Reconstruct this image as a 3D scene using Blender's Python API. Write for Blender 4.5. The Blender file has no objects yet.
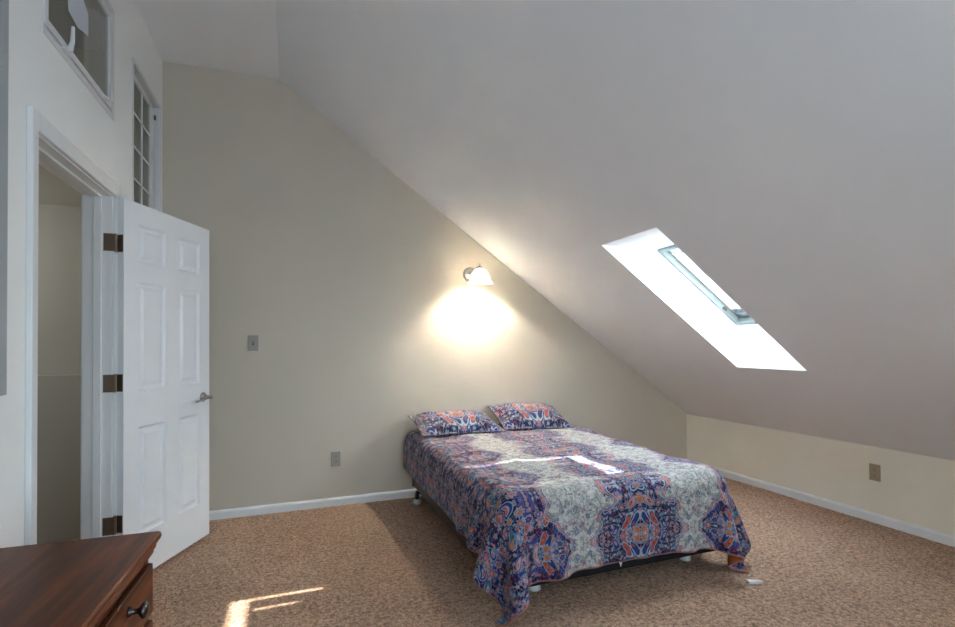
import bpy, bmesh, math, random
import numpy as np
from mathutils import Vector, Matrix, noise
random.seed(7)
scene = bpy.context.scene
COL = scene.collection

# ------------------------------------------------------------------ helpers
def link(name, me, mats, parent=None, smooth=False):
    o = bpy.data.objects.new(name, me)
    for m in (mats if isinstance(mats, (list, tuple)) else [mats]):
        me.materials.append(m)
    COL.objects.link(o)
    if parent is not None:
        o.parent = parent
    if smooth:
        for p in me.polygons:
            p.use_smooth = True
    return o

def obj(name, bm, mats, parent=None, smooth=False, recalc=True):
    if recalc:
        bmesh.ops.recalc_face_normals(bm, faces=bm.faces)
    me = bpy.data.meshes.new(name)
    bm.to_mesh(me); bm.free()
    return link(name, me, mats, parent, smooth)

def empty(name, loc=(0, 0, 0), rotz=0, label=None, cat=None, group=None, kind=None):
    o = bpy.data.objects.new(name, None)
    o.location = loc; o.rotation_euler = (0, 0, rotz); o.empty_display_size = .1
    COL.objects.link(o)
    return tag(o, label, cat, group, kind)

def tag(o, label=None, cat=None, group=None, kind=None):
    if label: o['label'] = label
    if cat: o['category'] = cat
    if group: o['group'] = group
    if kind: o['kind'] = kind
    return o

def struct(o):
    o['kind'] = 'structure'
    return o

def box(bm, lo, hi, bevel=0, seg=2, M=None):
    vs = [bm.verts.new((x, y, z)) for x in (lo[0], hi[0]) for y in (lo[1], hi[1]) for z in (lo[2], hi[2])]
    q = [(0, 1, 3, 2), (4, 6, 7, 5), (0, 4, 5, 1), (2, 3, 7, 6), (0, 2, 6, 4), (1, 5, 7, 3)]
    fs = [bm.faces.new([vs[i] for i in f]) for f in q]
    if bevel:
        es = list({e for f in fs for e in f.edges})
        r = bmesh.ops.bevel(bm, geom=es, offset=bevel, segments=seg, profile=.5, affect='EDGES')
        vs = list({v for v in vs if v.is_valid} | set(r['verts']))
    if M is not None:
        bmesh.ops.transform(bm, matrix=M, verts=vs)
    return vs

def frame_of(d):
    d = d.normalized()
    up = Vector((0, 0, 1)) if abs(d.z) < .95 else Vector((1, 0, 0))
    a = d.cross(up).normalized()
    return a, d.cross(a).normalized()

def tube(bm, pts, radii, n=12, caps=True):
    pts = [Vector(p) for p in pts]
    if not isinstance(radii, (list, tuple)): radii = [radii] * len(pts)
    rings = []
    a, b = frame_of(pts[1] - pts[0])
    for i, p in enumerate(pts):
        d = (pts[min(i + 1, len(pts) - 1)] - pts[max(i - 1, 0)]).normalized()
        a = (a - d * a.dot(d)).normalized(); b = d.cross(a)
        rings.append([bm.verts.new(p + (a * math.cos(2 * math.pi * k / n) + b * math.sin(2 * math.pi * k / n)) * radii[i]) for k in range(n)])
    for r0, r1 in zip(rings, rings[1:]):
        for k in range(n):
            bm.faces.new((r0[k], r0[(k + 1) % n], r1[(k + 1) % n], r1[k]))
    if caps:
        bm.faces.new(rings[0][::-1]); bm.faces.new(rings[-1])

def lathe(bm, prof, n=32, M=None):
    """prof: list of (r, h) spun about Z"""
    rings = []; allv = []
    for r, h in prof:
        if r < 1e-6:
            ring = [bm.verts.new((0, 0, h))]
        else:
            ring = [bm.verts.new((r * math.cos(2 * math.pi * k / n), r * math.sin(2 * math.pi * k / n), h)) for k in range(n)]
        rings.append(ring); allv += ring
    for r0, r1 in zip(rings, rings[1:]):
        for k in range(n):
            k2 = (k + 1) % n
            if len(r0) == 1 and len(r1) == 1: continue
            if len(r0) == 1: bm.faces.new((r0[0], r1[k], r1[k2]))
            elif len(r1) == 1: bm.faces.new((r0[k], r1[0], r0[k2]))
            else: bm.faces.new((r0[k], r1[k], r1[k2], r0[k2]))
    if M is not None:
        bmesh.ops.transform(bm, matrix=M, verts=allv)

def prism(bm, poly, axis, a, b):
    """poly 2D points extruded along axis ('x': (y,z), 'y': (x,z), 'z': (x,y)) from a to b"""
    def P(u, v, t):
        return {'x': (t, u, v), 'y': (u, t, v), 'z': (u, v, t)}[axis]
    A = [bm.verts.new(P(u, v, a)) for u, v in poly]; B = [bm.verts.new(P(u, v, b)) for u, v in poly]
    n = len(poly)
    bm.faces.new(A); bm.faces.new(B[::-1])
    for i in range(n):
        bm.faces.new((A[i], B[i], B[(i + 1) % n], A[(i + 1) % n]))

def wall_yz(bm, x0, x1, y0, y1, z0, z1, holes):
    """slab in the YZ plane with rectangular holes (ya,yb,za,zb)"""
    ys = sorted({y0, y1, *[h[0] for h in holes], *[h[1] for h in holes]})
    zs = sorted({z0, z1, *[h[2] for h in holes], *[h[3] for h in holes]})
    cache = {}
    def V(x, y, z):
        k = (x, y, z)
        if k not in cache: cache[k] = bm.verts.new(k)
        return cache[k]
    def solid(i, j):
        if i < 0 or j < 0 or i >= len(ys) - 1 or j >= len(zs) - 1: return False
        cy = (ys[i] + ys[i + 1]) / 2; cz = (zs[j] + zs[j + 1]) / 2
        return not any(h[0] < cy < h[1] and h[2] < cz < h[3] for h in holes)
    for i in range(len(ys) - 1):
        for j in range(len(zs) - 1):
            if not solid(i, j): continue
            a, b, c, d = ys[i], ys[i + 1], zs[j], zs[j + 1]
            for x in (x0, x1):
                bm.faces.new([V(x, a, c), V(x, b, c), V(x, b, d), V(x, a, d)])
            if not solid(i - 1, j): bm.faces.new([V(x0, a, c), V(x0, a, d), V(x1, a, d), V(x1, a, c)])
            if not solid(i + 1, j): bm.faces.new([V(x0, b, c), V(x0, b, d), V(x1, b, d), V(x1, b, c)])
            if not solid(i, j - 1): bm.faces.new([V(x0, a, c), V(x0, b, c), V(x1, b, c), V(x1, a, c)])
            if not solid(i, j + 1): bm.faces.new([V(x0, a, d), V(x0, b, d), V(x1, b, d), V(x1, a, d)])

# ------------------------------------------------------------------ node helper
class NT:
    def __init__(s, name):
        s.mat = bpy.data.materials.new(name); s.mat.use_nodes = True
        s.t = s.mat.node_tree; s.t.nodes.clear()
        s.out = s.t.nodes.new('ShaderNodeOutputMaterial')
    def n(s, typ, **kw):
        nd = s.t.nodes.new(typ)
        for k, v in kw.items(): setattr(nd, k, v)
        return nd
    def set(s, sock, v):
        if isinstance(v, bpy.types.NodeSocket): s.t.links.new(v, sock)
        else:
            if sock.type == 'RGBA' and len(v) == 3: v = (*v, 1)
            sock.default_value = v
    def m(s, op, a, b=None, c=None, clamp=False):
        nd = s.n('ShaderNodeMath', operation=op, use_clamp=clamp)
        for i, v in enumerate((a, b, c)):
            if v is not None: s.set(nd.inputs[i], v)
        return nd.outputs[0]
    def mix(s, f, a, b, blend='MIX'):
        nd = s.n('ShaderNodeMix', data_type='RGBA', blend_type=blend)
        s.set(nd.inputs[0], f); s.set(nd.inputs[6], a); s.set(nd.inputs[7], b)
        return nd.outputs[2]
    def ss(s, x, lo, hi):
        nd = s.n('ShaderNodeMapRange', interpolation_type='SMOOTHSTEP')
        s.set(nd.inputs[0], x); s.set(nd.inputs[1], lo); s.set(nd.inputs[2], hi)
        nd.inputs[3].default_value = 0; nd.inputs[4].default_value = 1
        return nd.outputs[0]
    def noise(s, vec, scale, detail=3, rough=.5, dist=0, dim='3D'):
        nd = s.n('ShaderNodeTexNoise', noise_dimensions=dim)
        if vec is not None: s.set(nd.inputs['Vector'], vec)
        nd.inputs['Scale'].default_value = scale; nd.inputs['Detail'].default_value = detail
        nd.inputs['Roughness'].default_value = rough; nd.inputs['Distortion'].default_value = dist
        return nd
    def coord(s, which='Object'):
        return s.n('ShaderNodeTexCoord').outputs[which]
    def mapping(s, vec, scale=(1, 1, 1), loc=(0, 0, 0), rot=(0, 0, 0)):
        nd = s.n('ShaderNodeMapping')
        s.set(nd.inputs[0], vec); nd.inputs['Scale'].default_value = scale
        nd.inputs['Location'].default_value = loc; nd.inputs['Rotation'].default_value = rot
        return nd.outputs[0]
    def ramp(s, f, stops):
        nd = s.n('ShaderNodeValToRGB')
        els = nd.color_ramp.elements
        while len(els) < len(stops): els.new(.5)
        for e, (p, c) in zip(els, stops):
            e.position = p; e.color = (*c, 1)
        s.set(nd.inputs[0], f)
        return nd.outputs[0]
    def bump(s, h, strength, dist, normal=None):
        nd = s.n('ShaderNodeBump')
        nd.inputs['Strength'].default_value = strength; nd.inputs['Distance'].default_value = dist
        s.set(nd.inputs['Height'], h)
        if normal is not None: s.set(nd.inputs['Normal'], normal)
        return nd.outputs[0]
    def principled(s, col, rough=.6, metal=0, normal=None, spec=.5, **kw):
        p = s.n('ShaderNodeBsdfPrincipled')
        s.set(p.inputs['Base Color'], col); s.set(p.inputs['Roughness'], rough)
        p.inputs['Metallic'].default_value = metal; p.inputs['Specular IOR Level'].default_value = spec
        if normal is not None: s.set(p.inputs['Normal'], normal)
        for k, v in kw.items(): s.set(p.inputs[k], v)
        s.t.links.new(p.outputs[0], s.out.inputs[0])
        return p
    def surf(s, sock):
        s.t.links.new(sock, s.out.inputs[0])

def paint(name, col, rough=.55, var=.03, bump=.05, scale=60, spec=.3):
    s = NT(name); c = s.coord()
    n1 = s.noise(c, 2.5, 3); n2 = s.noise(c, scale, 3)
    base = s.mix(n1.outputs[0], [x * (1 - var) for x in col], [min(1, x * (1 + var)) for x in col])
    s.principled(base, rough, spec=spec, normal=s.bump(n2.outputs[0], bump, .01))
    return s.mat

def metal(name, col, rough=.35):
    s = NT(name); c = s.coord()
    n = s.noise(c, 40, 4)
    r = s.m('MULTIPLY_ADD', n.outputs[0], .25, rough - .1)
    s.principled(s.mix(n.outputs[0], [x * .8 for x in col], col), r, 1)
    return s.mat

def plastic(name, col, rough=.4, spec=.5):
    s = NT(name); n = s.noise(s.coord(), 30, 2)
    s.principled(s.mix(n.outputs[0], [x * .95 for x in col], col), rough, spec=spec)
    return s.mat

# ------------------------------------------------------------------ materials
M_wall = paint('greige_wall_paint', (.605, .545, .45), .6, .015, .04, 90)
M_wall_l = paint('cream_wall_paint', (.90, .905, .89), .6, .015, .04, 90)
M_wall_k = paint('knee_wall_paint', (.87, .81, .68), .6, .015, .04, 90)
M_ceil = paint('ceiling_paint', (.85, .86, .88), .75, .015, .05, 70)
M_shaft = paint('skylight_shaft_paint', (.86, .87, .88), .7, .01, .03, 80)
M_trim = paint('white_trim_paint', (.80, .81, .81), .35, .01, .01, 60, .5)
M_door = paint('white_door_paint', (.84, .865, .89), .35, .01, .015, 50, .5)
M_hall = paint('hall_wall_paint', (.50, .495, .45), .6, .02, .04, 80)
M_vinyl = plastic('white_vinyl', (.74, .745, .75), .35)
M_nickel = metal('brushed_nickel', (.45, .43, .40), .3)
M_bronze = metal('aged_bronze', (.23, .165, .12), .5)
M_plate_m = plastic('grey_metal_plate', (.33, .315, .27), .45)
M_plate_b = plastic('almond_plastic', (.40, .31, .20), .45)
M_dark = plastic('dark_slot_plastic', (.05, .045, .04), .5)
M_rail = plastic('dark_brown_frame_enamel', (.035, .024, .02), .4)
M_boxspring = paint('black_box_spring_fabric', (.02, .02, .022), .9, .1, .2, 200, .1)
M_mattress = paint('mattress_ticking', (.6, .58, .54), .9, .02, .1, 120, .1)
M_glide = plastic('white_glide_plastic', (.75, .74, .72), .4)
M_knob = metal('dark_pewter_knob', (.13, .115, .105), .3)
M_coral = paint('coral_lining_fabric', (.50, .14, .055), .85, .06, .15, 160, .1)
M_sticker = plastic('pale_sticker_paper', (.62, .66, .74), .5)

def carpet_mat():
    s = NT('tan_plush_carpet'); c = s.coord()
    big = s.noise(c, 1.6, 4, .55, .6); mid = s.noise(c, 14, 4, .6, 1.2)
    fine = s.noise(c, 120, 3, .65, .8); tiny = s.noise(c, 260, 2, .7)
    v = s.m('ADD', s.m('MULTIPLY', fine.outputs[0], .62), s.m('MULTIPLY', tiny.outputs[0], .38))
    md2 = s.noise(c, 55, 3, .6, .6); v = s.m('ADD', s.m('MULTIPLY', v, .6), s.m('MULTIPLY', md2.outputs[0], .4)); v = s.ss(v, .38, .61)
    v2 = s.m('ADD', s.m('MULTIPLY', v, .78), s.m('MULTIPLY', s.ss(mid.outputs[0], .3, .7), .14))
    v2 = s.m('ADD', v2, s.m('MULTIPLY', s.ss(big.outputs[0], .3, .7), .10))
    col = s.ramp(v2, [(0, (.11, .047, .025)), (.3, (.45, .235, .130)), (.6, (.76, .45, .275)), (1, (.98, .72, .51))])
    h = s.m('ADD', v, s.m('MULTIPLY', mid.outputs[0], .6))
    s.principled(col, .95, spec=.05, normal=s.bump(h, .9, .012), **{'Sheen Weight': .25, 'Sheen Roughness': .5})
    return s.mat
M_carpet = carpet_mat()

def cherry_mat():
    s = NT('cherry_wood'); c = s.coord()
    m1 = s.mapping(c, (16, 1.1, 16)); m2 = s.mapping(c, (130, 5, 130))
    g = s.noise(m1, 1.0, 5, .6, 1.2); f = s.noise(m2, 1, 3, .6)
    v = s.m('ADD', s.m('MULTIPLY', g.outputs[0], .75), s.m('MULTIPLY', f.outputs[0], .25))
    col = s.ramp(v, [(.25, (.034, .008, .003)), (.45, (.085, .021, .007)), (.6, (.19, .048, .012)), (.8, (.30, .085, .022))])
    s.principled(col, .36, spec=.22, normal=s.bump(f.outputs[0], .04, .003), **{'Coat Weight': .06, 'Coat Roughness': .18})
    return s.mat
M_wood = cherry_mat()

def glass_mat(name, tint=(.95, .97, .97), gloss=.12, rough=.02):
    s = NT(name)
    t = s.n('ShaderNodeBsdfTransparent'); g = s.n('ShaderNodeBsdfGlossy')
    t.inputs[0].default_value = (*tint, 1); g.inputs['Roughness'].default_value = rough
    lw = s.n('ShaderNodeLayerWeight'); lw.inputs[0].default_value = .35
    n = s.noise(s.coord(), 3, 2)
    f = s.m('MULTIPLY_ADD', lw.outputs['Fresnel'], .5, s.m('MULTIPLY_ADD', n.outputs[0], .02, gloss - .01))
    mx = s.n('ShaderNodeMixShader'); s.set(mx.inputs[0], f)
    s.t.links.new(t.outputs[0], mx.inputs[1]); s.t.links.new(g.outputs[0], mx.inputs[2])
    s.surf(mx.outputs[0]); return s.mat
M_pane = glass_mat('clear_pane', (.82, .82, .80), .06)
M_sky_pane = glass_mat('skylight_pane', (.97, .98, .98), .03)

def shade_mat(name, col, transl, clear=0):
    s = NT(name)
    n = s.noise(s.coord(), 25, 3)
    c = s.mix(n.outputs[0], [x * .96 for x in col], col)
    d = s.n('ShaderNodeBsdfDiffuse'); t = s.n('ShaderNodeBsdfTranslucent')
    s.set(d.inputs[0], c); s.set(t.inputs[0], c)
    mx = s.n('ShaderNodeMixShader'); mx.inputs[0].default_value = transl
    s.t.links.new(d.outputs[0], mx.inputs[1]); s.t.links.new(t.outputs[0], mx.inputs[2])
    o = mx.outputs[0]
    if clear:
        tr = s.n('ShaderNodeBsdfTransparent'); m2 = s.n('ShaderNodeMixShader'); m2.inputs[0].default_value = clear
        s.t.links.new(o, m2.inputs[1]); s.t.links.new(tr.outputs[0], m2.inputs[2]); o = m2.outputs[0]
    s.surf(o); return s.mat
M_shade = shade_mat('frosted_glass_shade', (.92, .91, .87), .19, .02)
M_blind = shade_mat('white_blind_fabric', (.90, .95, .97), .65)

def bulb_mat():
    s = NT('lit_bulb')
    e = s.n('ShaderNodeEmission'); e.inputs[0].default_value = (1, .93, .81, 1)
    n = s.noise(s.coord(), 5, 1)
    s.set(e.inputs[1], s.m('MULTIPLY_ADD', n.outputs[0], 2, 30))
    t = s.n('ShaderNodeBsdfTransparent'); ad = s.n('ShaderNodeAddShader')      # glowing clear glass around the filament
    s.t.links.new(e.outputs[0], ad.inputs[0]); s.t.links.new(t.outputs[0], ad.inputs[1])
    s.surf(ad.outputs[0]); return s.mat
M_bulb = bulb_mat()

def quilt_mat():
    s = NT('paisley_medallion_cotton')
    uv = s.n('ShaderNodeUVMap'); uv.uv_map = 'UVMap'
    sp = s.n('ShaderNodeSeparateXYZ'); s.set(sp.inputs[0], uv.outputs[0])
    U, V = sp.outputs[0], sp.outputs[1]
    a0 = s.m('ABSOLUTE', U)
    w0 = s.m('PINGPONG', s.m('SUBTRACT', V, .13 - 5.), .25)
    def vec(x, y, z=0.):
        nd = s.n('ShaderNodeCombineXYZ'); s.set(nd.inputs[0], x); s.set(nd.inputs[1], y); s.set(nd.inputs[2], z); return nd.outputs[0]
    mir = vec(a0, w0)
    # gentle domain warp, the same on both sides of the mirror line
    wn = s.noise(mir, 9, 2)
    ws = s.n('ShaderNodeSeparateColor'); s.set(ws.inputs[0], wn.outputs['Color'])
    a = s.m('ADD', a0, s.m('MULTIPLY', s.m('SUBTRACT', ws.outputs[0], .5), .075))
    w = s.m('ADD', w0, s.m('MULTIPLY', s.m('SUBTRACT', ws.outputs[1], .5), .075))
    # regions
    ph = s.m('COSINE', s.m('MULTIPLY', w, math.pi / .25))           # 1 medallion centre, -1 waist
    lob = s.m('SINE', s.m('MULTIPLY', w, 62))
    hw = s.m('ADD', s.m('MULTIPLY_ADD', ph, .060, .225), s.m('MULTIPLY_ADD', s.m('SUBTRACT', ws.outputs[2], .5), .22, s.m('MULTIPLY', lob, .016)))
    bw = s.m('SUBTRACT', s.m('MULTIPLY_ADD', ph, -.075, .455), s.m('MULTIPLY_ADD', s.m('SUBTRACT', ws.outputs[2], .5), .22, s.m('MULTIPLY', lob, .014)))
    e1 = s.m('SUBTRACT', a, hw)          # <0 inside the medallion
    e2 = s.m('SUBTRACT', bw, a)          # <0 inside the border
    ew = s.m('MINIMUM', e1, e2)          # >0 in the pale field
    pale = s.ss(ew, -.004, .004)
    rim = s.m('SUBTRACT', 1, s.ss(s.m('ABSOLUTE', s.m('ADD', ew, .012)), .003, .0065))
    rim2 = s.m('SUBTRACT', 1, s.ss(s.m('ABSOLUTE', s.m('ADD', ew, .030)), .003, .006))
    navy = (.009, .012, .055); blue = (.018, .045, .185); steel = (.16, .23, .34); ice = (.36, .43, .50)
    coral = (.46, .080, .045); pink = (.46, .22, .215); orange = (.58, .18, .035); teal = (.05, .17, .24); plum = (.05, .02, .06)
    pat = vec(a, w)
    # ground: navy with blue patches
    gn = s.noise(pat, 11, 2)
    dark = s.mix(s.ss(gn.outputs[0], .53, .61), navy, blue)
    dark = s.mix(s.ss(gn.outputs[0], .64, .70), dark, plum)
    # scrolls: contour lines of a noise field
    def contour(scale, freq, width, det=1):
        n = s.noise(pat, scale, det, .5, .9)
        fr = s.m('FRACT', s.m('MULTIPLY', n.outputs[0], freq))
        return s.m('SUBTRACT', 1, s.ss(s.m('ABSOLUTE', s.m('SUBTRACT', fr, .5)), width * .6, width)), n
    c1, n1 = contour(15, 6, .075)
    dark = s.mix(s.m('MULTIPLY', c1, .5), dark, s.mix(s.ss(gn.outputs[0], .42, .55), ice, pink))
    c2, n2 = contour(30, 5, .08)
    dark = s.mix(s.m('MULTIPLY', c2, .55), dark, s.mix(s.ss(n1.outputs[0], .45, .55), steel, coral))
    # flowers and paisley drops
    def flowers(base, k, R, petals, sx=1., sy=1., rnd=.75, off=0., keep=.0, pal=None, shear=0.):
        vx = s.m('MULTIPLY', s.m('ADD', a, s.m('MULTIPLY', w, shear)), k * sx); vy = s.m('MULTIPLY_ADD', w, k * sy, off)
        vo = s.n('ShaderNodeTexVoronoi', voronoi_dimensions='2D'); s.set(vo.inputs['Vector'], vec(vx, vy)); vo.inputs['Scale'].default_value = 1
        vo.inputs['Randomness'].default_value = rnd
        ps = s.n('ShaderNodeSeparateXYZ'); s.set(ps.inputs[0], vo.outputs['Position'])
        dx = s.m('SUBTRACT', vx, ps.outputs[0]); dy = s.m('SUBTRACT', vy, ps.outputs[1])
        th = s.m('ARCTAN2', dy, dx)
        d = vo.outputs['Distance']
        if petals:
            d = s.m('MULTIPLY', d, s.m('MULTIPLY_ADD', s.m('COSINE', s.m('MULTIPLY', th, petals)), .20, 1.))
        else:                                  # a drop: fat at one end, pointed at the other
            d = s.m('MULTIPLY', d, s.m('MULTIPLY_ADD', s.m('COSINE', s.m('ADD', th, 1.1)), .42, 1.))
        sc = s.n('ShaderNodeSeparateColor'); s.set(sc.inputs[0], vo.outputs['Color'])
        r1, r2 = sc.outputs[0], sc.outputs[1]
        pc = s.n('ShaderNodeValToRGB'); pc.color_ramp.interpolation = 'CONSTANT'
        el = pc.color_ramp.elements
        while len(el) < len(pal): el.new(.5)
        for i, cc in enumerate(pal):
            el[i].position = i / len(pal); el[i].color = (*cc, 1)
        s.set(pc.inputs[0], r1)
        on = s.ss(sc.outputs[2], keep - .01, keep)
        def disc(r, soft=.04): return s.m('MULTIPLY', on, s.m('SUBTRACT', 1, s.ss(d, r - soft, r + soft)))
        o = s.mix(disc(R), base, s.mix(r2, ice, steel))
        o = s.mix(disc(R * .80), o, navy)
        o = s.mix(disc(R * .68), o, pc.outputs[0])
        o = s.mix(disc(R * .36), o, s.mix(s.ss(r2, .45, .55), navy, ice))
        o = s.mix(disc(R * .24), o, s.mix(s.ss(r1, .45, .55), orange, coral))
        return o
    P1 = [coral, pink, orange, steel, pink, coral, blue]
    P2 = [pink, steel, coral, ice, pink, teal, orange]
    dark = flowers(dark, 42, .34, 5, rnd=.8, off=3.3, keep=.25, pal=P2)
    dark = flowers(dark, 20, .40, 0, sx=1., sy=.62, rnd=.7, off=.37, keep=.40, pal=[coral, teal, coral, blue, pink], shear=.5)
    dark = flowers(dark, 20, .34, 8, rnd=.6, off=7.7, keep=.55, pal=P1)
    dark = s.mix(s.m('MULTIPLY', rim, .8), dark, pink)
    dark = s.mix(s.m('MULTIPLY', rim2, .8), dark, ice)
    # pale field: light cotton with fine dark vines and sprigs
    pn = s.noise(pat, 34, 5, .75)
    light = s.mix(s.ss(pn.outputs[0], .34, .60), (.20, .21, .20), (.53, .53, .495))
    c3, n3 = contour(26, 5, .10, 4)
    light = s.mix(s.m('MULTIPLY', c3, .75), light, (.055, .07, .09))
    vo = s.n('ShaderNodeTexVoronoi', voronoi_dimensions='2D'); s.set(vo.inputs['Vector'], pat); vo.inputs['Scale'].default_value = 46
    light = s.mix(s.m('MULTIPLY', s.m('SUBTRACT', 1, s.ss(vo.outputs['Distance'], .16, .25)), .5), light, s.mix(s.ss(n3.outputs[0], .5, .56), (.10, .16, .22), (.45, .20, .14)))
    light = flowers(light, 22, .26, 6, rnd=.8, off=2.1, keep=.55, pal=[orange, steel, pink, teal])
    col = s.mix(pale, dark, light)
    # coral welt along the hem
    hem = s.n('ShaderNodeAttribute'); hem.attribute_name = 'hem'
    col = s.mix(s.ss(hem.outputs['Fac'], .70, .85), col, (.34, .13, .10))
    weave = s.noise(s.mapping(uv.outputs[0], (600, 600, 600)), 1, 2)
    puff = s.noise(uv.outputs[0], 22, 3)
    nb = s.bump(puff.outputs[0], .6, .02); nb = s.bump(weave.outputs[0], .12, .001, nb)
    s.principled(col, .8, spec=.2, normal=nb, **{'Sheen Weight': .2, 'Sheen Roughness': .4})
    return s.mat
M_quilt = quilt_mat()

# ------------------------------------------------------------------ room dimensions (metres)
XL, XR, YB, YF = -.87, 3.817, 4.091, -1.6
KH, H, XG = .528, 3.304, -.092
T = .12
SL = Vector((XR - XG, 0, KH - H)); LS = SL.length; SL.normalize()
SN = Vector((-SL.z, 0, SL.x))
def slope_matrix():                      # local (s down the slope, y, n outward) -> world
    m = Matrix(((SL.x, 0, SN.x, XG), (0, 1, 0, 0), (SL.z, 0, SN.z, H), (0, 0, 0, 1)))
    return m
MS = slope_matrix()

# ------------------------------------------------------------------ setting
bm = bmesh.new(); box(bm, (-2.9, YF - T, -.1), (XR + T, YB + .5, 0)); struct(obj('floor', bm, M_carpet))
bm = bmesh.new(); prism(bm, [(XL - T, 0), (XR + .02, 0), (XR + .02, KH + .02), (XG, H + .03), (XL - T, H + .03)], 'y', YB, YB + T)
struct(obj('wall_back', bm, M_wall))
bm = bmesh.new(); box(bm, (XR, YF, 0), (XR + T, YB, KH + .03)); struct(obj('wall_right', bm, M_wall_k))

DY0, DY1, DZ = 2.212, 3.037, 2.035        # clear doorway
W2 = (2.29, 3.045, 2.448, 3.00); W3 = (3.405, 4.02, 1.97, 2.93); W4 = (1.45, 1.955, 1.16, 2.62)
bm = bmesh.new()
wall_yz(bm, XL - T, XL, YF, YB, 0, H + .02, [(DY0 - .01, DY1 + .02, 0, DZ + .02), W2, W3, W4])
struct(obj('wall_left', bm, M_wall_l))

# wall behind the camera with a broad window that lets the daylight in
FW = (-.35, 1.75, .85, 2.05)
bm = bmesh.new()
wall_yz(bm, 0, T, XL - T, XG, 0, H, [])
fx = [XL - T, XG, FW[0], FW[1], XR]
bm.free(); bm = bmesh.new()
prism(bm, [(XL - T, 0), (XR, 0), (XR, FW[2]), (XL - T, FW[2])], 'y', YF - T, YF)
prism(bm, [(XL - T, FW[2]), (FW[0], FW[2]), (FW[0], FW[3]), (XL - T, FW[3])], 'y', YF - T, YF)
prism(bm, [(FW[1], FW[2]), (XR, FW[2]), (XR, FW[3]), (FW[1], FW[3])], 'y', YF - T, YF)
prism(bm, [(XL - T, FW[3]), (XR, FW[3]), (XR, H + .03), (XL - T, H + .03)], 'y', YF - T, YF)
struct(obj('wall_front', bm, M_wall_l))

bm = bmesh.new(); box(bm, (XL - T, YF - T, H), (XG + .2, YB + T, H + .12))
# the flat strip of ceiling ends at the crease where the slope begins
struct(obj('ceiling', bm, M_ceil))

# sloped ceiling slab with the splayed skylight well cut through it
NS = .26
in_lo = (2.4207, 3.836, 2.222, 2.745); in_hi = (2.787, 3.65, 2.222, 2.745)
S0, S1 = 0.0, LS + .02
WELLS = (0, -2.12, -3.25)                 # the visible skylight and two more behind the camera, offsets along Y
bm = bmesh.new()
def ring(s0, s1, y0, y1, n): return [bm.verts.new(MS @ Vector(p)) for p in ((s0, y0, n), (s1, y0, n), (s1, y1, n), (s0, y1, n))]
cuts = [YB, 1.42, -.20, YF - T]
for dy, y1_, y0_ in zip(WELLS, cuts, cuts[1:]):
    A, Bq = ring(S0, S1, y0_, y1_, 0), ring(*in_lo[:2], in_lo[2] + dy, in_lo[3] + dy, 0)
    C, D = ring(*in_hi[:2], in_hi[2] + dy, in_hi[3] + dy, NS), ring(S0, S1, y0_, y1_, NS)
    for r0, r1, mi in ((A, Bq, 0), (Bq, C, 1), (C, D, 0), (D, A, 0)):
        for k in range(4):
            f = bm.faces.new((r0[k], r0[(k + 1) % 4], r1[(k + 1) % 4], r1[k])); f.material_index = mi
bmesh.ops.remove_doubles(bm, verts=bm.verts, dist=1e-5)
struct(obj('ceiling_slope', bm, [M_ceil, M_shaft]))

# hall on the far side of the left wall
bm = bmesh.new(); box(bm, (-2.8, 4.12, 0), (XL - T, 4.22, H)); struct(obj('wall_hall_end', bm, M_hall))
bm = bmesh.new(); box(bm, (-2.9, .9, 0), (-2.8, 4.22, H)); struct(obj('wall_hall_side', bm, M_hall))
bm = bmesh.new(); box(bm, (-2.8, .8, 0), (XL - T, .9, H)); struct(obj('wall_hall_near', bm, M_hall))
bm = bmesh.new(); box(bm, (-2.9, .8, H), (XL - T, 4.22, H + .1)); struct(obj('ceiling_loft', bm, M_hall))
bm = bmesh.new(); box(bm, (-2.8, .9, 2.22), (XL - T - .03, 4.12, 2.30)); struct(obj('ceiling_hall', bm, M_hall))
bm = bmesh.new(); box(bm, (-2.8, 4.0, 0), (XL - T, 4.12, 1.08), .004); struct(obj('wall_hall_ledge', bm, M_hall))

# baseboards
def baseboard(name, p0, p1, nrm):
    bm = bmesh.new()
    p0 = Vector(p0); p1 = Vector(p1); n = Vector(nrm)
    prof = [(0, 0), (.014, 0), (.014, .048), (.011, .056), (.005, .063), (0, .065)]
    A = [bm.verts.new(p0 + n * d + Vector((0, 0, z))) for d, z in prof]
    Bv = [bm.verts.new(p1 + n * d + Vector((0, 0, z))) for d, z in prof]
    k = len(prof)
    bm.faces.new(A); bm.faces.new(Bv[::-1])
    for i in range(k): bm.faces.new((A[i], A[(i + 1) % k], Bv[(i + 1) % k], Bv[i]))
    struct(obj(name, bm, M_trim))
baseboard('baseboard_back', (XL, YB, 0), (XR, YB, 0), (0, -1, 0))
baseboard('baseboard_right', (XR, YF, 0), (XR, YB - .014, 0), (-1, 0, 0))
baseboard('baseboard_left', (XL, 3.12, 0), (XL, YB - .014, 0), (1, 0, 0))
baseboard('baseboard_near', (XL, YF, 0), (XL, 2.162, 0), (1, 0, 0))

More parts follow.
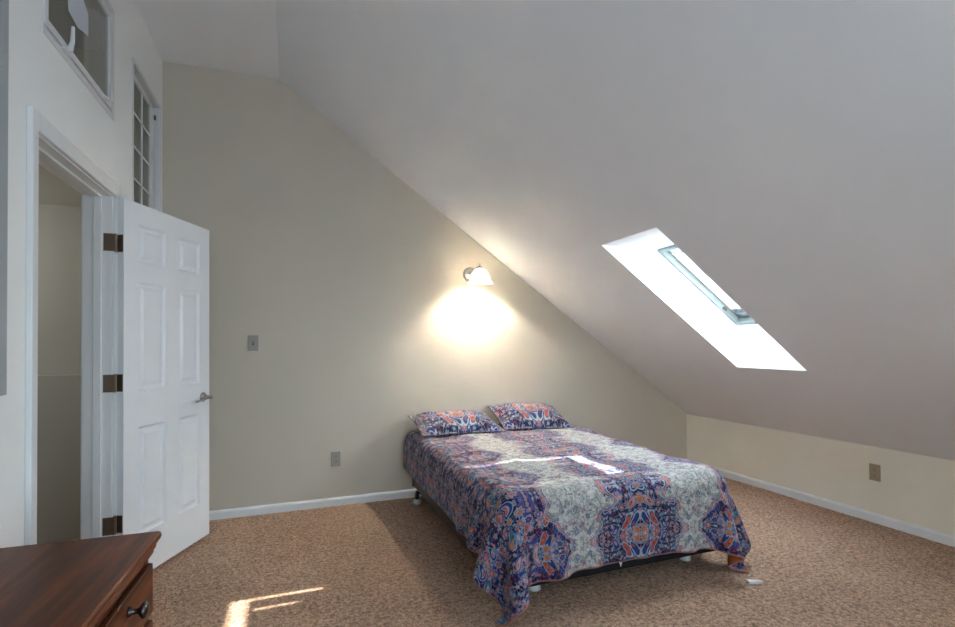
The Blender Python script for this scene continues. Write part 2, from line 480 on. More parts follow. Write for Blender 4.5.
# door casing (trim_1) and jamb lining with stop (trim_2)
bm = bmesh.new()
cp = .02
for y0, y1, z0, z1 in ((DY0 - .048, DY0 - .003, 0, DZ + .075), (DY1 + .028, DY1 + .080, 0, DZ + .075), (DY0 - .003, DY1 + .028, DZ + .005, DZ + .075)):
    box(bm, (XL, y0, z0), (XL + cp, y1, z1), .004)
    box(bm, (XL - T - .018, y0, z0), (XL - T, y1, z1), .004)
struct(obj('trim_1', bm, M_trim))
bm = bmesh.new()
box(bm, (XL - T - .002, DY0 - .01, 0), (XL + .002, DY0, DZ + .02))
box(bm, (XL - T - .002, DY1, 0), (XL + .002, DY1 + .02, DZ + .02))
box(bm, (XL - T - .002, DY0, DZ), (XL + .002, DY1, DZ + .02))
sx0, sx1 = XL - .075, XL - .040
box(bm, (sx0, DY0, 0), (sx1, DY0 + .011, DZ), .002)
box(bm, (sx0, DY1 - .011, 0), (sx1, DY1, DZ), .002)
box(bm, (sx0, DY0 + .011, DZ - .011), (sx1, DY1 - .011, DZ), .002)
struct(obj('trim_2', bm, M_trim))

# ------------------------------------------------------------------ the open six-panel door
DW, DH, DT = .745, 2.012, .034
door = empty('door_1', (-.8185, 3.047, .024), math.atan2(.9166, .400), kind='structure')
def panel_door():
    bm = bmesh.new()
    xs = [0, .108, .318, .438, .638, DW]
    zt = lambda z: 1.266 + (z - 1.266) * .985 - .024
    zs = [0, zt(.235), zt(.825), zt(1.025), zt(1.617), zt(1.727), zt(1.932), DH]
    for side in (0, 1):
        y0 = 0 if side == 0 else DT
        sg = 1 if side == 0 else -1
        for i in range(5):
            for j in range(7):
                x0, x1, z0, z1 = xs[i], xs[i + 1], zs[j], zs[j + 1]
                rings = [(0, 0)]
                if i in (1, 3) and j in (1, 3, 5):
                    rings = [(0, 0), (.004, .006), (.012, .012), (.024, .012), (.042, .003)]
                prev = None
                for ins, dep in rings:
                    r = [bm.verts.new((x, y0 + sg * dep, z)) for x, z in ((x0 + ins, z0 + ins), (x1 - ins, z0 + ins), (x1 - ins, z1 - ins), (x0 + ins, z1 - ins))]
                    if prev:
                        for k in range(4): bm.faces.new((prev[k], prev[(k + 1) % 4], r[(k + 1) % 4], r[k]))
                    prev = r
                bm.faces.new(prev)
    def q(*p): bm.faces.new([bm.verts.new(v) for v in p])
    q((0, 0, 0), (0, DT, 0), (0, DT, DH), (0, 0, DH)); q((DW, 0, 0), (DW, DT, 0), (DW, DT, DH), (DW, 0, DH))
    q((0, 0, 0), (DW, 0, 0), (DW, DT, 0), (0, DT, 0)); q((0, 0, DH), (DW, 0, DH), (DW, DT, DH), (0, DT, DH))
    bmesh.ops.remove_doubles(bm, verts=bm.verts, dist=1e-5)
    return bm
obj('door_leaf', panel_door(), M_door, door)
# lever handle (both sides)
hz = .934 - .024; hx = DW - .072
for side in (0, 1):
    sg = -1 if side == 0 else 1
    y0 = 0 if side == 0 else DT
    bm = bmesh.new()
    R = Matrix.Translation((hx, y0, hz)) @ Matrix.Rotation(math.pi / 2 * (1 if sg < 0 else -1), 4, 'X')
    lathe(bm, [(0, 0), (.031, 0), (.031, .004), (.027, .010), (.014, .013), (.011, .02), (.011, .045), (.0125, .05), (.0125, .058), (0, .06)], 28, R)
    pts = [(hx + .012, y0 + sg * .052, hz), (hx - .01, y0 + sg * .054, hz), (hx - .05, y0 + sg * .055, hz - .004), (hx - .095, y0 + sg * .052, hz - .012), (hx - .135, y0 + sg * .046, hz - .018)]
    tube(bm, pts, [.0075, .010, .0085, .0075, .006], 12)
    obj('door_handle', bm, M_nickel, door, smooth=True)
# hinges: leaf on the door edge, leaf on the jamb, knuckle between
for z in (1.800, 1.077, .352):
    zl = z - .024
    bm = bmesh.new()
    box(bm, (-.0022, .003, zl - .045), (0, DT, zl + .045), .001)
    inv = (Matrix.Translation(door.location) @ Matrix.Rotation(door.rotation_euler.z, 4, 'Z')).inverted()
    pin = Vector((XL + .016, DY1 + .010, z)); p = inv @ pin
    tube(bm, [p + Vector((0, 0, -.047)), p + Vector((0, 0, .047))], .0055, 12)
    box(bm, (XL - .034, DY1 - .0022, z - .045), (XL + .018, DY1, z + .045), .001, M=inv)
    obj('hinge', bm, M_bronze, door)

# ------------------------------------------------------------------ windows of the left wall
def rect_frame(bm, x0, x1, y0, y1, z0, z1, w, bevel=.002):
    box(bm, (x0, y0, z0), (x1, y0 + w, z1), bevel); box(bm, (x0, y1 - w, z0), (x1, y1, z1), bevel)
    box(bm, (x0, y0 + w, z0), (x1, y1 - w, z0 + w), bevel); box(bm, (x0, y0 + w, z1 - w), (x1, y1 - w, z1), bevel)
# small awning window high above the doorway
w2 = empty('window_2', (0, 0, 0), kind='structure')
y0, y1, z0, z1 = W2
bm = bmesh.new(); rect_frame(bm, XL - .10, XL + .003, y0 - .012, y1 + .020, z0 - .012, z1 + .012, .030); obj('window_frame', bm, M_vinyl, w2)
bm = bmesh.new(); rect_frame(bm, XL - .03, XL + .008, y0 - .010, y1 - .036, z0 + .024, z1 - .045, .030); obj('sash', bm, M_vinyl, w2)
bm = bmesh.new(); box(bm, (XL - .004, y0 + .010, z0 + .05), (XL + .000, y1 - .062, z1 - .07)); obj('pane', bm, M_pane, w2)
bm = bmesh.new()
tube(bm, [(XL + .0, 2.47, z0 + .03), (XL + .02, 2.47, z0 + .035), (XL + .03, 2.462, z0 + .06), (XL + .034, 2.455, z0 + .12)], [.012, .012, .008, .006], 10)
box(bm, (XL - .012, 2.435, z0 + .014), (XL + .012, 2.51, z0 + .034), .004)
obj('handle', bm, M_vinyl, w2, smooth=False)
bm = bmesh.new()
tube(bm, [(XL + .004, y1 - .150, z0 + .045), (XL + .022, y1 - .135, z0 + .034), (XL + .026, y1 - .095, z0 + .044), (XL + .020, y1 - .088, z0 + .125)], [.006, .007, .006, .004], 10)
obj('latch', bm, M_vinyl, w2)
bm = bmesh.new()
prism(bm, [(2.50, 2.77), (2.52, 2.83), (2.65, 2.81), (2.717, 2.775), (2.718, 2.675), (2.65, 2.66), (2.60, 2.645), (2.503, 2.66)], 'x', XL + .0005, XL + .0012)
obj('sticker', bm, M_sticker, w2)
# tall window with grilles by the corner
w3 = empty('window_3', (0, 0, 0), kind='structure')
y0, y1, z0, z1 = W3
bm = bmesh.new(); rect_frame(bm, XL - .11, XL + .003, y0 - .02, y1 + .02, z0 - .02, z1 + .02, .024); obj('window_frame', bm, M_vinyl, w3)
sy0, sy1, sz0, sz1 = y0 - .03, y1 - .105, z0 + .02, z1 - .025
bm = bmesh.new(); rect_frame(bm, XL - .045, XL - .022, sy0, sy1, sz0, sz1, .030); box(bm, (XL - .06, sy1, sz0), (XL - .03, y1 - .02, sz1), .002); obj('sash', bm, M_vinyl, w3)
bm = bmesh.new(); box(bm, (XL - .034, sy0 + .03, sz0 + .03), (XL - .031, sy1 - .03, sz1 - .03)); obj('pane', bm, M_pane, w3)
bm = bmesh.new()
ym = (sy0 + sy1) / 2 + .045
box(bm, (XL - .030, ym - .007, sz0 + .03), (XL - .024, ym + .007, sz1 - .03), .001)
for zz in (2.677, 2.474, 2.280, 2.085):
    box(bm, (XL - .0295, sy0 + .03, zz - .007), (XL - .0245, sy1 - .03, zz + .007), .001)
obj('grille', bm, M_vinyl, w3)
for yy, zz in ((y0 + .07, z1 - .012), (y1 - .028, z1 - .075)):
    bm = bmesh.new(); box(bm, (XL - .034, yy, zz - .02), (XL - .018, yy + .014, zz + .012), .003); obj('latch', bm, M_bronze, w3)
# window above the dresser, only its far edge reaches into the picture
w4 = empty('window_4', (0, 0, 0), kind='structure')
y0, y1, z0, z1 = W4
bm = bmesh.new(); rect_frame(bm, XL - .10, XL + .022, y0 - .045, y1 + .045, z0 - .045, z1 + .045, .055, .004); obj('window_frame', bm, paint('grey_window_frame', (.36, .39, .41), .4, .02, .01), w4)
bm = bmesh.new(); box(bm, (XL - .05, y0 + .0, z0 + .0), (XL - .045, y1 - .0, z1 - .0)); obj('pane', bm, M_pane, w4)
# daylight window behind the camera
w5 = empty('window_5', (0, 0, 0), kind='structure')
bm = bmesh.new()
x0, x1, z0, z1 = FW
for lo, hi in (((x0, z0), (x0 + .05, z1)), ((x1 - .05, z0), (x1, z1)), ((x0 + .05, z0), (x1 - .05, z0 + .05)), ((x0 + .05, z1 - .05), (x1 - .05, z1)), (((x0 + x1) / 2 - .03, z0 + .05), ((x0 + x1) / 2 + .03, z1 - .05))):
    box(bm, (lo[0], YF - .08, lo[1]), (hi[0], YF + .005, hi[1]), .003)
obj('window_frame', bm, M_vinyl, w5)
bm = bmesh.new(); box(bm, (x0 + .03, YF - .045, z0 + .03), (x1 - .03, YF - .04, z1 - .03)); obj('pane', bm, M_sky_pane, w5)

# ------------------------------------------------------------------ skylight (window_1)
M_alu = metal('grey_aluminium', (.45, .50, .50), .4)
def sframe(bm, s0, s1, y0, y1, n0, n1, w, b=.002, we=None):
    we = we or w
    box(bm, (s0, y0, n0), (s1, y0 + w, n1), b); box(bm, (s0, y1 - w, n0), (s1, y1, n1), b)
    box(bm, (s0, y0 + w, n0), (s0 + w, y1 - w, n1), b); box(bm, (s1 - we, y0 + w, n0), (s1, y1 - w, n1), b)
M_skyframe = plastic('grey_green_skylight_frame', (.30, .36, .36), .45)
def skylight(name, dy, shut):
    w1 = empty(name, (0, 0, 0), kind='structure'); w1.matrix_world = MS @ Matrix.Translation((0, dy, 0))
    s0, s1, ya, yb = in_hi[0] + .002, in_hi[1] - .002, in_hi[2] + .002, in_hi[3] - .002
    bm = bmesh.new(); sframe(bm, s0, s1, ya, yb, NS - .012, NS + .07, .022); obj('window_frame', bm, M_skyframe, w1)
    bm = bmesh.new(); sframe(bm, s0 + .024, s1 - .024, ya + .024, yb - .024, NS + .03, NS + .068, .012, we=.055); obj('sash', bm, M_alu, w1)
    bm = bmesh.new(); box(bm, (s0 + .03, ya + .03, NS + .050), (s1 - .03, yb - .03, NS + .055)); obj('pane', bm, M_sky_pane, w1)
    bl = empty('blind', (0, 0, 0)); bl.parent = w1
    gy = yb - .036
    if shut:
        bm = bmesh.new(); box(bm, (s0 + .024, ya + .024, NS + .018), (s1 - .024, yb - .024, NS + .0195)); obj('fabric', bm, M_blind, bl)
        return
    BS0, BS1 = s0 + .036 + .042, s1 - .079 - .075
    bm = bmesh.new(); box(bm, (BS0, ya + .024, NS + .018), (BS1, gy - .118, NS + .0195)); obj('fabric', bm, M_blind, bl)
    bm = bmesh.new(); box(bm, (BS0, gy - .106, NS + .018), (BS1, gy - .016, NS + .0195)); obj('fabric', bm, M_blind, bl)
    bm = bmesh.new()
    box(bm, (BS0 + .14, gy - .12, NS + .012), (BS1, gy - .104, NS + .0175), .002)
    box(bm, (BS0 - .004, ya + .024, NS + .010), (BS0 + .016, gy - .016, NS + .0175), .002); box(bm, (BS1 - .016, ya + .024, NS + .010), (BS1 + .004, gy - .016, NS + .0175), .002)
    obj('rail', bm, M_vinyl, bl)
    bm = bmesh.new(); box(bm, (s1 - .19, yb - .032, NS - .006), (s1 - .155, yb - .020, NS + .012), .003); obj('latch', bm, M_bronze, w1)
for nm, dy in zip(('window_1', 'window_6', 'window_7'), WELLS): skylight(nm, dy, dy != 0)

# ------------------------------------------------------------------ wall sconce
sc_o = empty('wall_sconce', (1.47, YB, 1.872), 0, 'lit nickel wall sconce with frosted bell shade on the back wall above the bed', 'wall lamp')
RX = Matrix.Rotation(math.pi / 2, 4, 'X')
bm = bmesh.new()
lathe(bm, [(0, .022), (.02, .022), (.035, .018), (.05, .016), (.060, .010), (.064, .004), (.064, 0), (0, 0)], 40, Matrix.Translation((-.018, 0, .0)) @ RX)
obj('backplate', bm, M_nickel, sc_o, smooth=True)
bm = bmesh.new()
tube(bm, [(-.018, -.02, .0), (-.012, -.08, .012), (-.004, -.14, .030), (.004, -.172, .046), (.008, -.18, .038)], [.012, .009, .008, .008, .009], 14)
lathe(bm, [(0, .022), (.012, .022), (.030, .014), (.034, .004), (.034, -.004), (0, -.004)], 28, Matrix.Translation((.008, -.18, .026)))
obj('arm', bm, M_nickel, sc_o, smooth=True)
bm = bmesh.new()
lathe(bm, [(0, .048), (.005, .045), (.0065, .039), (.004, .033), (.007, .027), (.011, .021), (0, .0205)], 18, Matrix.Translation((.008, -.18, .027)))
obj('finial', bm, M_nickel, sc_o, smooth=True)
bm = bmesh.new()
out = [(.030, .020), (.046, .012), (.060, -.004), (.071, -.026), (.080, -.050), (.090, -.074), (.103, -.094), (.105, -.096)]
inn = [(.102, -.0955), (.087, -.073), (.077, -.049), (.068, -.026), (.057, -.005), (.044, .009), (.030, .0165)]
lathe(bm, out + inn, 48, Matrix.Translation((.008, -.18, 0)))
obj('lamp_shade', bm, M_shade, sc_o, smooth=True)
bm = bmesh.new()
lathe(bm, [(.011, .016), (.013, .010), (.021, .000), (.0265, -.014), (.0275, -.024), (.024, -.036), (.014, -.045), (0, -.048)], 24, Matrix.Translation((.008, -.18, 0)))
obj('bulb', bm, M_bulb, sc_o, smooth=True)

# ------------------------------------------------------------------ wall plates
def wall_plate(name, loc, rotz, label, cat, mat, kind):
    """plate in the local XZ plane, front facing -Y"""
    r = empty(name, loc, rotz, label, cat)
    bm = bmesh.new(); box(bm, (-.036, -.0065, -.058), (.036, 0, .058), .003); obj('plate', bm, mat, r)
    if kind == 'switch':
        bm = bmesh.new(); box(bm, (-.006, -.0085, -.014), (.006, -.006, .014), .001); obj('switch_slot', bm, M_dark, r)
        bm = bmesh.new(); box(bm, (-.004, -.018, -.002), (.004, -.007, .010), .001); obj('toggle', bm, M_plate_b, r)
    else:
        for dz in (.020, -.020):
            bm = bmesh.new(); 
            lathe(bm, [(0, .0), (.0165, .0), (.0165, .0022), (0, .0024)], 24, Matrix.Translation((0, -.006, dz)) @ RX)
            s_ = obj('socket', bm, mat, r)
            bm = bmesh.new()
            for dx in (-.0055, .0055): box(bm, (dx - .0011, -.0094, dz - .002), (dx + .0011, -.008, dz + .008))
            box(bm, (-.002, -.0094, dz - .010), (.002, -.008, dz - .006))
            obj('slots', bm, M_dark, r)
    for dz in ((.040, -.040) if kind == 'switch' else (0,)):
        bm = bmesh.new()
        lathe(bm, [(0, 0), (.003, 0), (.0026, .0012), (0, .0015)], 12, Matrix.Translation((0, -.006, dz)) @ RX)
        obj('screw', bm, M_nickel, r)
    return r
wall_plate('light_switch', (-.279, YB, 1.284), 0, 'grey metal light switch plate on the back wall right of the open door', 'light switch', M_plate_m, 'switch')
wall_plate('wall_outlet', (.317, YB, .367), 0, 'grey metal outlet low on the back wall between door and bed', 'power outlet', M_plate_m, 'outlet')
wall_plate('wall_outlet', (XR, 2.312, .350), -math.pi / 2, 'almond plastic outlet on the low cream knee wall under the skylight', 'power outlet', M_plate_b, 'outlet')

# ------------------------------------------------------------------ bed
BX0, BX1, BY0, BY1 = .925, 2.285, 2.13, 4.03
bed = empty('bed', (0, 0, 0), 0, 'low bed base with dark metal frame and black box spring under the patterned comforter', 'bed')
bm = bmesh.new(); box(bm, (BX0 + .018, BY0 + .012, .100), (BX1 - .022, BY1, .345), .035, 4); obj('box_spring', bm, M_boxspring, bed)
bm = bmesh.new(); box(bm, (BX0 + .014, BY0 + .016, .347), (BX1 - .014, BY1, .508), .055, 4); obj('mattress', bm, M_mattress, bed, smooth=True)
for x, sg in ((BX0 - .004, 1), (BX1 + .0, -1)):
    bm = bmesh.new(); a_, b_ = sorted((x, x + sg * .004)); box(bm, (a_, BY0 + .08, .118), (b_, BY1, .175))
    a_, b_ = sorted((x, x + sg * .04)); box(bm, (a_, BY0 + .08, .114), (b_, BY1, .118)); obj('side_rail', bm, M_rail, bed)
    bm = bmesh.new(); a_, b_ = sorted((x - sg * .002, x + sg * .03)); box(bm, (a_, BY1, .10), (b_, BY1 + .012, .24), .002); obj('headboard_bracket', bm, M_rail, bed)
for y in (2.325, 3.90):
    bm = bmesh.new(); box(bm, (BX0 - .008, y - .018, .078), (BX1 + .008, y + .018, .0985), .002); obj('cross_rail', bm, M_rail, bed)
for x, y in ((1.165, 2.325), (2.145, 2.325), (.925, 3.90), (2.285, 3.90)):
    bm = bmesh.new(); box(bm, (x - .014, y - .014, .035), (x + .014, y + .014, .0778), .003)
    lg = obj('leg', bm, M_rail, bed)
    bm = bmesh.new(); lathe(bm, [(0, .002), (.032, .002), (.034, .010), (.031, .026), (.022, .036), (0, .037)], 24, Matrix.Translation((x, y, 0)))
    g = obj('glide', bm, M_glide, lg, smooth=True); g['label'] = 'white plastic glide'
bm = bmesh.new(); prism(bm, [(1.535, .200), (1.585, .200), (1.562, .128)], 'y', 2.136, 2.138)
tg_ = obj('care_tag', bm, M_glide, bed); tg_['label'] = 'small white cloth tag'

# ------------------------------------------------------------------ comforter: a cloth settled over the bed
def drape():
    U0, U1 = -.985, .988           # across
    L0, L1 = -.325, 1.86             # from the foot hem to the head, 0 at the mattress edge
    h = .0275
    nc = int(round((U1 - U0) / h)) + 1; nr = int(round((L1 - L0) / h)) + 1
    u = np.linspace(U0, U1, nc); v = np.linspace(L0, L1, nr)
    xc = (BX0 + BX1) / 2
    UU, VV = np.meshgrid(u, v)
    rng = np.random.RandomState(3)
    P = np.stack([xc + UU, BY0 + VV, np.full_like(UU, .60)], -1)
    P[..., 2] += rng.rand(nr, nc) * .004
    X0 = P.copy()
    Q = P.copy()
    hu, hv = u[1] - u[0], v[1] - v[0]
    # rounded box collider: mattress and box spring together
    cen = np.array([xc, (BY0 + 4.4) / 2, .275]); half = np.array([(BX1 - BX0) / 2 - .07, (4.4 - BY0) / 2 - .07, .245 - .07]); rad = .07 + .022
    def bulge(P):
        t = np.clip((P[..., 1] - 2.5) / 1.3, 0, 1)
        return (.035 * np.clip((P[..., 1] - 2.25) / .3, 0, 1) + .035 * t * t * (3 - 2 * t)) * (P[..., 0] < xc)
    def collide(P, Q):
        bg_ = bulge(P); P[..., 0] += bg_; Q = Q.copy(); Q[..., 0] += bg_
        P = collide0(P, Q); P[..., 0] -= bg_
        return P
    def collide0(P, Q):
        d = P - cen; q = np.abs(d) - half
        m = np.maximum(q, 0); L = np.linalg.norm(m, axis=-1)
        sd = L + np.minimum(q.max(-1), 0) - rad
        hit = sd < 0
        g = m / np.maximum(L, 1e-9)[..., None]
        inside = L < 1e-9
        if inside.any():
            k = q.argmax(-1); e = np.eye(3)[k]; g = np.where(inside[..., None], e, g)
        g = g * np.sign(d)
        P = np.where(hit[..., None], P - g * sd[..., None], P)
        mv = P - Q                                             # friction
        tn = mv - (mv * g).sum(-1, keepdims=True) * g
        P = np.where(hit[..., None], P - tn * .85, P)
        f = P[..., 2] < .016
        P[..., 2] = np.where(f, .016, P[..., 2])
        P[..., :2] = np.where(f[..., None], Q[..., :2] + (P[..., :2] - Q[..., :2]) * .25, P[..., :2])
        P[..., 1] = np.minimum(P[..., 1], 4.05)
        return P
    def con(P, A, B, L, k):
        pa, pb = P[A], P[B]
        d = pb - pa; l = np.linalg.norm(d, axis=-1, keepdims=True)
        c = d * ((l - L) / np.maximum(l, 1e-9)) * .5 * k
        P[A] = pa + c; P[B] = pb - c
    S = slice
    cons = []
    for o in (0, 1):
        n = (nc - o) // 2 * 2; cons.append(((S(None), S(o, o + n, 2)), (S(None), S(o + 1, o + n, 2)), hu, 1.))
        n = (nr - o) // 2 * 2; cons.append(((S(o, o + n, 2), S(None)), (S(o + 1, o + n, 2), S(None)), hv, 1.))
    dg = math.hypot(hu, hv)
    for o in (0, 1):
        n = (nr - o) // 2 * 2
        cons.append(((S(o, o + n, 2), S(0, nc - 1)), (S(o + 1, o + n, 2), S(1, nc)), dg, .5))
        cons.append(((S(o, o + n, 2), S(1, nc)), (S(o + 1, o + n, 2), S(0, nc - 1)), dg, .5))
    def bend(P, k):
        for st in (3,):
            for o in range(0, st):
                a = P[:, o:nc - st]; b = P[:, o + st:]
                break
            d = P[:, st:] - P[:, :-st]; l = np.linalg.norm(d, axis=-1, keepdims=True)
            c = d * (np.minimum(l - st * hu, 0) / np.maximum(l, 1e-9)) * .5 * k
            D = np.zeros_like(P); D[:, :-st] += c; D[:, st:] -= c
            d = P[st:] - P[:-st]; l = np.linalg.norm(d, axis=-1, keepdims=True)
            c = d * (np.minimum(l - st * hv, 0) / np.maximum(l, 1e-9)) * .5 * k
            D[:-st] += c; D[st:] -= c
            P += D * .5
    dt = .012
    for it in range(420):
        vel = (P - Q) * (.985 if it < 300 else .95)
        Q = P.copy()
        P = P + np.clip(vel, -.03, .03); P[..., 2] -= 9.8 * dt * dt
        for k in range(20):
            for A, B, L, st in cons: con(P, A, B, L, st)
            if k % 3 == 0: bend(P, .35)
            P[-1, :, 1] = BY0 + L1; 
        P = collide(P, Q)
    # soft loft of the filling and two old fold creases on the top
    top = np.clip((P[..., 2] - .47) / .06, 0, 1)
    for r in range(nr):
        for c in range(nc):
            n1 = noise.noise(Vector((UU[r, c] * 4.2, VV[r, c] * 4.2, .3))); n2 = noise.noise(Vector((UU[r, c] * 13, VV[r, c] * 9, 4.3)))
            P[r, c, 2] += top[r, c] * (.016 + .02 * min(1, max(0, (VV[r, c] - .7) / .6)) + .014 * n1 + .005 * n2)
    for (ua, va, ub, vb) in ((-.42, .95, -.22, .02), (-.75, .62, .70, .66)):
        du, dv = ub - ua, vb - va; ll = math.hypot(du, dv)
        t = ((UU - ua) * du + (VV - va) * dv) / ll / ll; dist = np.abs((UU - ua) * dv - (VV - va) * du) / ll
        P[..., 2] += top * .012 * np.exp(-(dist / .022) ** 2) * np.clip(1.3 - np.abs(t - .5) * 2, 0, 1)
    return P, UU, VV, nr, nc
# ------------------------------------------------------------------ pillows
def pillow(loc, rot, w, d, t, seed, label, uoff):
    n, m = 44, 34
    bm = bmesh.new()
    lay = bm.loops.layers.uv.new('UVMap')
    grid = {}
    for side in (0, 1):
        for i in range(n + 1):
            for j in range(m + 1):
                x, y = 2 * i / n - 1, 2 * j / m - 1
                fx = max(0, 1 - abs(x / .93) ** 2.6); fy = max(0, 1 - abs(y / .90) ** 2.6)
                hgt = t * .5 * (fx * fy) ** .48
                cx, cy = x * w / 2 * (1 - .05 * (1 - y * y)), y * d / 2 * (1 - .06 * (1 - x * x))
                k = noise.noise(Vector((x * 2.2 + seed, y * 2.2, seed * 1.7 + side)))
                z = (hgt * (1 + .18 * k) + .003) * (1 if side == 0 else -1) + .006 * noise.noise(Vector((x * 5, y * 5, seed)))
                edge_ = i in (0, n) or j in (0, m)
                if side == 1 and edge_: grid[(1, i, j)] = grid[(0, i, j)]
                else: grid[(side, i, j)] = bm.verts.new((cx, cy, z if not edge_ else z * .3))
        for i in range(n):
            for j in range(m):
                q = [grid[(side, a, b)] for a, b in ((i, j), (i + 1, j), (i + 1, j + 1), (i, j + 1))]
                f = bm.faces.new(q if side == 0 else q[::-1])
                for lp in f.loops:
                    lp[lay].uv = (lp.vert.co.x * .78 + uoff, lp.vert.co.y * .55 + .11 + .5 * 2)
    o = obj('pillow', bm, M_quilt, None, True, recalc=False)
    o.location = loc; o.rotation_euler = rot
    tag(o, label, 'pillow', 'pillows in matching paisley shams at the head of the bed')
    return o
PILLOWS = [pillow((1.222, 3.80, .634), (.20, .02, .03), .69, .46, .150, 1.3, 'left one of two paisley pillows at the bed head, nearer the door', 0),
    pillow((1.892, 3.83, .644), (.30, .04, -.05), .63, .46, .170, 4.1, 'right one of two paisley pillows at the bed head, nearer the knee wall', 0)]

# ------------------------------------------------------------------ comforter mesh
P, UU, VV, nr, nc = drape()
# the filling gives way under the weight of the pillows
for po in PILLOWS:
    pm = Matrix.LocRotScale(po.location, po.rotation_euler, None)
    pv = np.array([pm @ v.co for v in po.data.vertices])
    for r in range(nr):
        if BY0 + VV[r, 0] < 3.4: continue
        for c in range(nc):
            q = P[r, c]
            d2 = (pv[:, 0] - q[0]) ** 2 + (pv[:, 1] - q[1]) ** 2
            k = d2 < .030 ** 2
            if k.any() and q[2] > .4: q[2] = min(q[2], pv[k, 2].min() - .004)

me = bpy.data.meshes.new('comforter')
faces = [(r * nc + c, r * nc + c + 1, (r + 1) * nc + c + 1, (r + 1) * nc + c) for r in range(nr - 1) for c in range(nc - 1)]
me.from_pydata([tuple(p) for p in P.reshape(-1, 3)], [], faces)
uvl = me.uv_layers.new(name='UVMap')
uf, vf = (UU - .055).reshape(-1), (VV - VV[0, 0]).reshape(-1)
vi = np.zeros(len(me.loops), dtype=np.int32); me.loops.foreach_get('vertex_index', vi)
uvl.data.foreach_set('uv', np.stack([uf[vi], vf[vi]], -1).astype(np.float32).reshape(-1))
hem = me.attributes.new('hem', 'FLOAT', 'POINT')
edge = np.zeros((nr, nc), np.float32); edge[0] = 1; edge[:, 0] = 1; edge[:, -1] = 1
hem.data.foreach_set('value', edge.reshape(-1))
comf = link('comforter', me, [M_quilt, M_coral], None, True)
tag(comf, 'navy and coral paisley comforter with pale grey bands draped over the bed', 'comforter')
so = comf.modifiers.new('thickness', 'SOLIDIFY'); so.thickness = .010; so.offset = -1; so.material_offset = 1; so.material_offset_rim = 0
sb = comf.modifiers.new('smooth', 'SUBSURF'); sb.levels = 1; sb.render_levels = 1

# small pale offcut lying by the comforter corner
bm = bmesh.new()
prism(bm, [(0, -.016), (.07, -.006), (.078, 0), (.07, .005), (0, .018)], 'z', .004, .016)
o = obj('plastic_wedge', bm, M_glide); o.location = (2.235, 1.975, 0); o.rotation_euler = (0, 0, -.35)
tag(o, 'small white wedge-shaped piece lying on the carpet at the right comforter corner', 'plastic piece')

# ------------------------------------------------------------------ dresser in the lower left corner
dr = empty('dresser', (-.312, 1.468, 0), math.radians(-2.0), 'glossy cherry wood dresser against the left wall in the near left corner', 'dresser')
DD, DL, ZT = .505, .98, .800
bm = bmesh.new()
# top board with an ogee edge on three sides
prof = [(.020, -.056), (.016, -.052), (.013, -.046), (.014, -.041), (.010, -.037), (.009, -.030), (.0105, -.027), (.006, -.023), (.0015, -.018), (0, -.012), (.0005, -.005), (.004, 0)]
rings = []
for ins, dz in prof:
    rings.append([bm.verts.new(p) for p in ((-DD, -DL, ZT + dz), (-ins, -DL, ZT + dz), (-ins, -ins, ZT + dz), (-DD, -ins, ZT + dz))])
for r0, r1 in zip(rings, rings[1:]):
    for k in range(4): bm.faces.new((r0[k], r0[(k + 1) % 4], r1[(k + 1) % 4], r1[k]))
bm.faces.new(rings[0][::-1]); bm.faces.new(rings[-1])
obj('tabletop', bm, M_wood, dr)
bm = bmesh.new(); box(bm, (-DD + .005, -DL + .02, .075), (-.024, -.016, ZT - .0565), .002); obj('body', bm, M_wood, dr)
bm = bmesh.new(); box(bm, (-DD + .005, -DL + .015, .004), (-.018, -.010, .0745), .004); obj('plinth', bm, M_wood, dr)
zz = [(.612, .734), (.440, .596), (.265, .424), (.090, .249)]
for k, (za, zb) in enumerate(zz):
    bm = bmesh.new(); box(bm, (-.0245, -DL + .035, za), (-.010, -.030, zb), .005, 3)
    dw = obj('drawer', bm, M_wood, dr)
    for yk in (-.205, -DL + .17):
        bm = bmesh.new()
        lathe(bm, [(0, 0), (.011, 0), (.010, .004), (.006, .008), (.0055, .016), (.009, .021), (.016, .026), (.0175, .030), (.015, .034), (.006, .037), (0, .0375)], 24,
              Matrix.Translation((-.010, yk, (za + zb) / 2 + .026)) @ Matrix.Rotation(math.pi / 2, 4, 'Y'))
        obj('knob', bm, M_knob, dw, smooth=True)['label'] = 'dark pewter knob'

# ------------------------------------------------------------------ lights
def light(name, typ, loc, energy, col, rot=(0, 0, 0), **kw):
    l = bpy.data.lights.new(name, typ); l.energy = energy; l.color = col
    for k, v in kw.items(): setattr(l, k, v)
    o = bpy.data.objects.new(name, l); o.location = loc; o.rotation_euler = rot; COL.objects.link(o); return o
sd = Vector((.813, -.011, .582)).normalized()
sun = light('sun', 'SUN', (6, 2, 6), 24, (1, .96, .90), angle=math.radians(.5))
sun.rotation_euler = sd.to_track_quat('Z', 'Y').to_euler()
light('sconce_bulb_light', 'POINT', (1.478, YB - .18, 1.872 - .018), 30, (1, .93, .81), shadow_soft_size=.022)
light('window_daylight', 'AREA', ((FW[0] + FW[1]) / 2, YF - .14, (FW[2] + FW[3]) / 2), 52, (.62, .82, 1), (math.radians(90), 0, 0), shape='RECTANGLE', size=FW[1] - FW[0], size_y=FW[3] - FW[2])
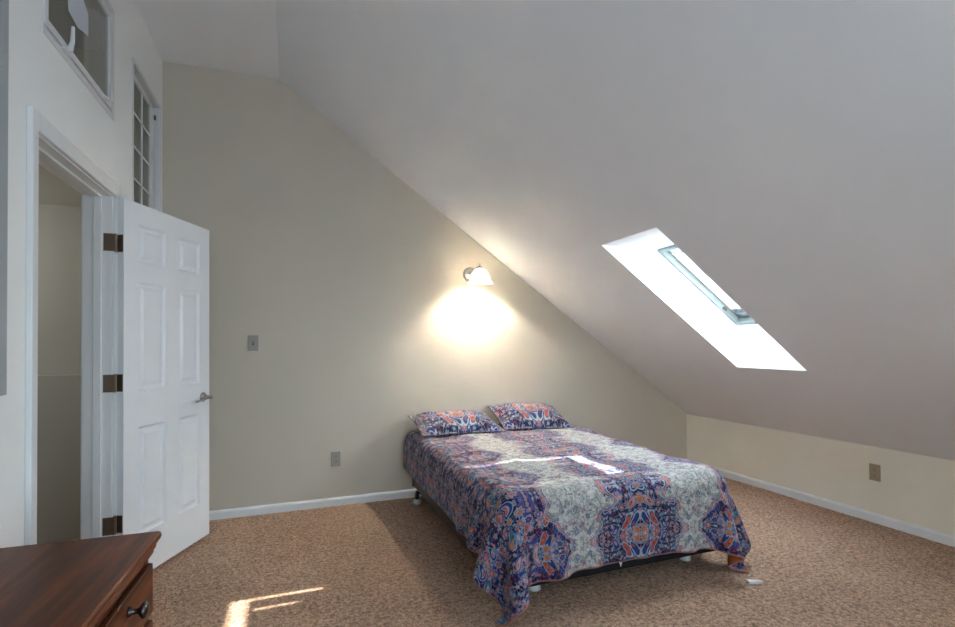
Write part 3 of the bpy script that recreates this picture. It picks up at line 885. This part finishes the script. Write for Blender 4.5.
for dy, e_, ln, cs in ((0, 15, .60, 3.19), (WELLS[1], 8, .80, 3.22), (WELLS[2], 4, .80, 3.22)):
    o = light('skylight_daylight', 'AREA', (0, 0, 0), e_, (.78, .89, 1), shape='RECTANGLE', size=ln, size_y=.33 if dy == 0 else .46)
    o.matrix_world = MS @ Matrix.Translation((cs, 2.412 if dy == 0 else 2.4835 + dy, NS + (.0172 if dy == 0 else .010)))
light('loft_fill', 'POINT', (-2.2, 1.6, 2.9), 8, (.95, .96, 1), shadow_soft_size=.1)  # added fill so the high panes don't go black, no real fixture up there
light('hall_fill', 'POINT', (-2.25, 3.55, 1.9), 8.5, (1, .97, .90), shadow_soft_size=.12)  # added unseen fill for the hall, set past the jamb to keep that dim

w = bpy.data.worlds.new('sky'); scene.world = w; w.use_nodes = True
nt = w.node_tree; nt.nodes.clear()
bg = nt.nodes.new('ShaderNodeBackground'); wo = nt.nodes.new('ShaderNodeOutputWorld')
sk = nt.nodes.new('ShaderNodeTexSky'); sk.sky_type = 'NISHITA'; sk.sun_disc = False; sk.sun_elevation = math.radians(36); sk.sun_rotation = math.radians(90)
bg.inputs[1].default_value = .35
nt.links.new(sk.outputs[0], bg.inputs[0]); nt.links.new(bg.outputs[0], wo.inputs[0])

# ------------------------------------------------------------------ camera
cam = bpy.data.cameras.new('camera'); co = bpy.data.objects.new('camera', cam); COL.objects.link(co)
co.location = (0, 0, 1.2663)
yaw, pitch, roll = .3553, .0132, -.0066
co.rotation_euler = (Matrix.Rotation(-yaw, 4, 'Z') @ Matrix.Rotation(math.pi / 2 + pitch, 4, 'X') @ Matrix.Rotation(roll, 4, 'Z')).to_euler()
cam.sensor_width = 36; cam.lens = 498.118 / 955 * 36
cam.shift_y = (337.387 - 313.5) / 955
cam.clip_start = .02
scene.camera = co

scene.view_settings.view_transform = 'Standard'; scene.view_settings.look = 'None'
scene.view_settings.gamma = 1; scene.view_settings.use_curve_mapping = False
scene.view_settings.exposure = .26
scene.cycles.use_denoising = True; scene.cycles.sample_clamp_indirect = 0
scene.cycles.max_bounces = 10; scene.cycles.diffuse_bounces = 6; scene.cycles.transparent_max_bounces = 12
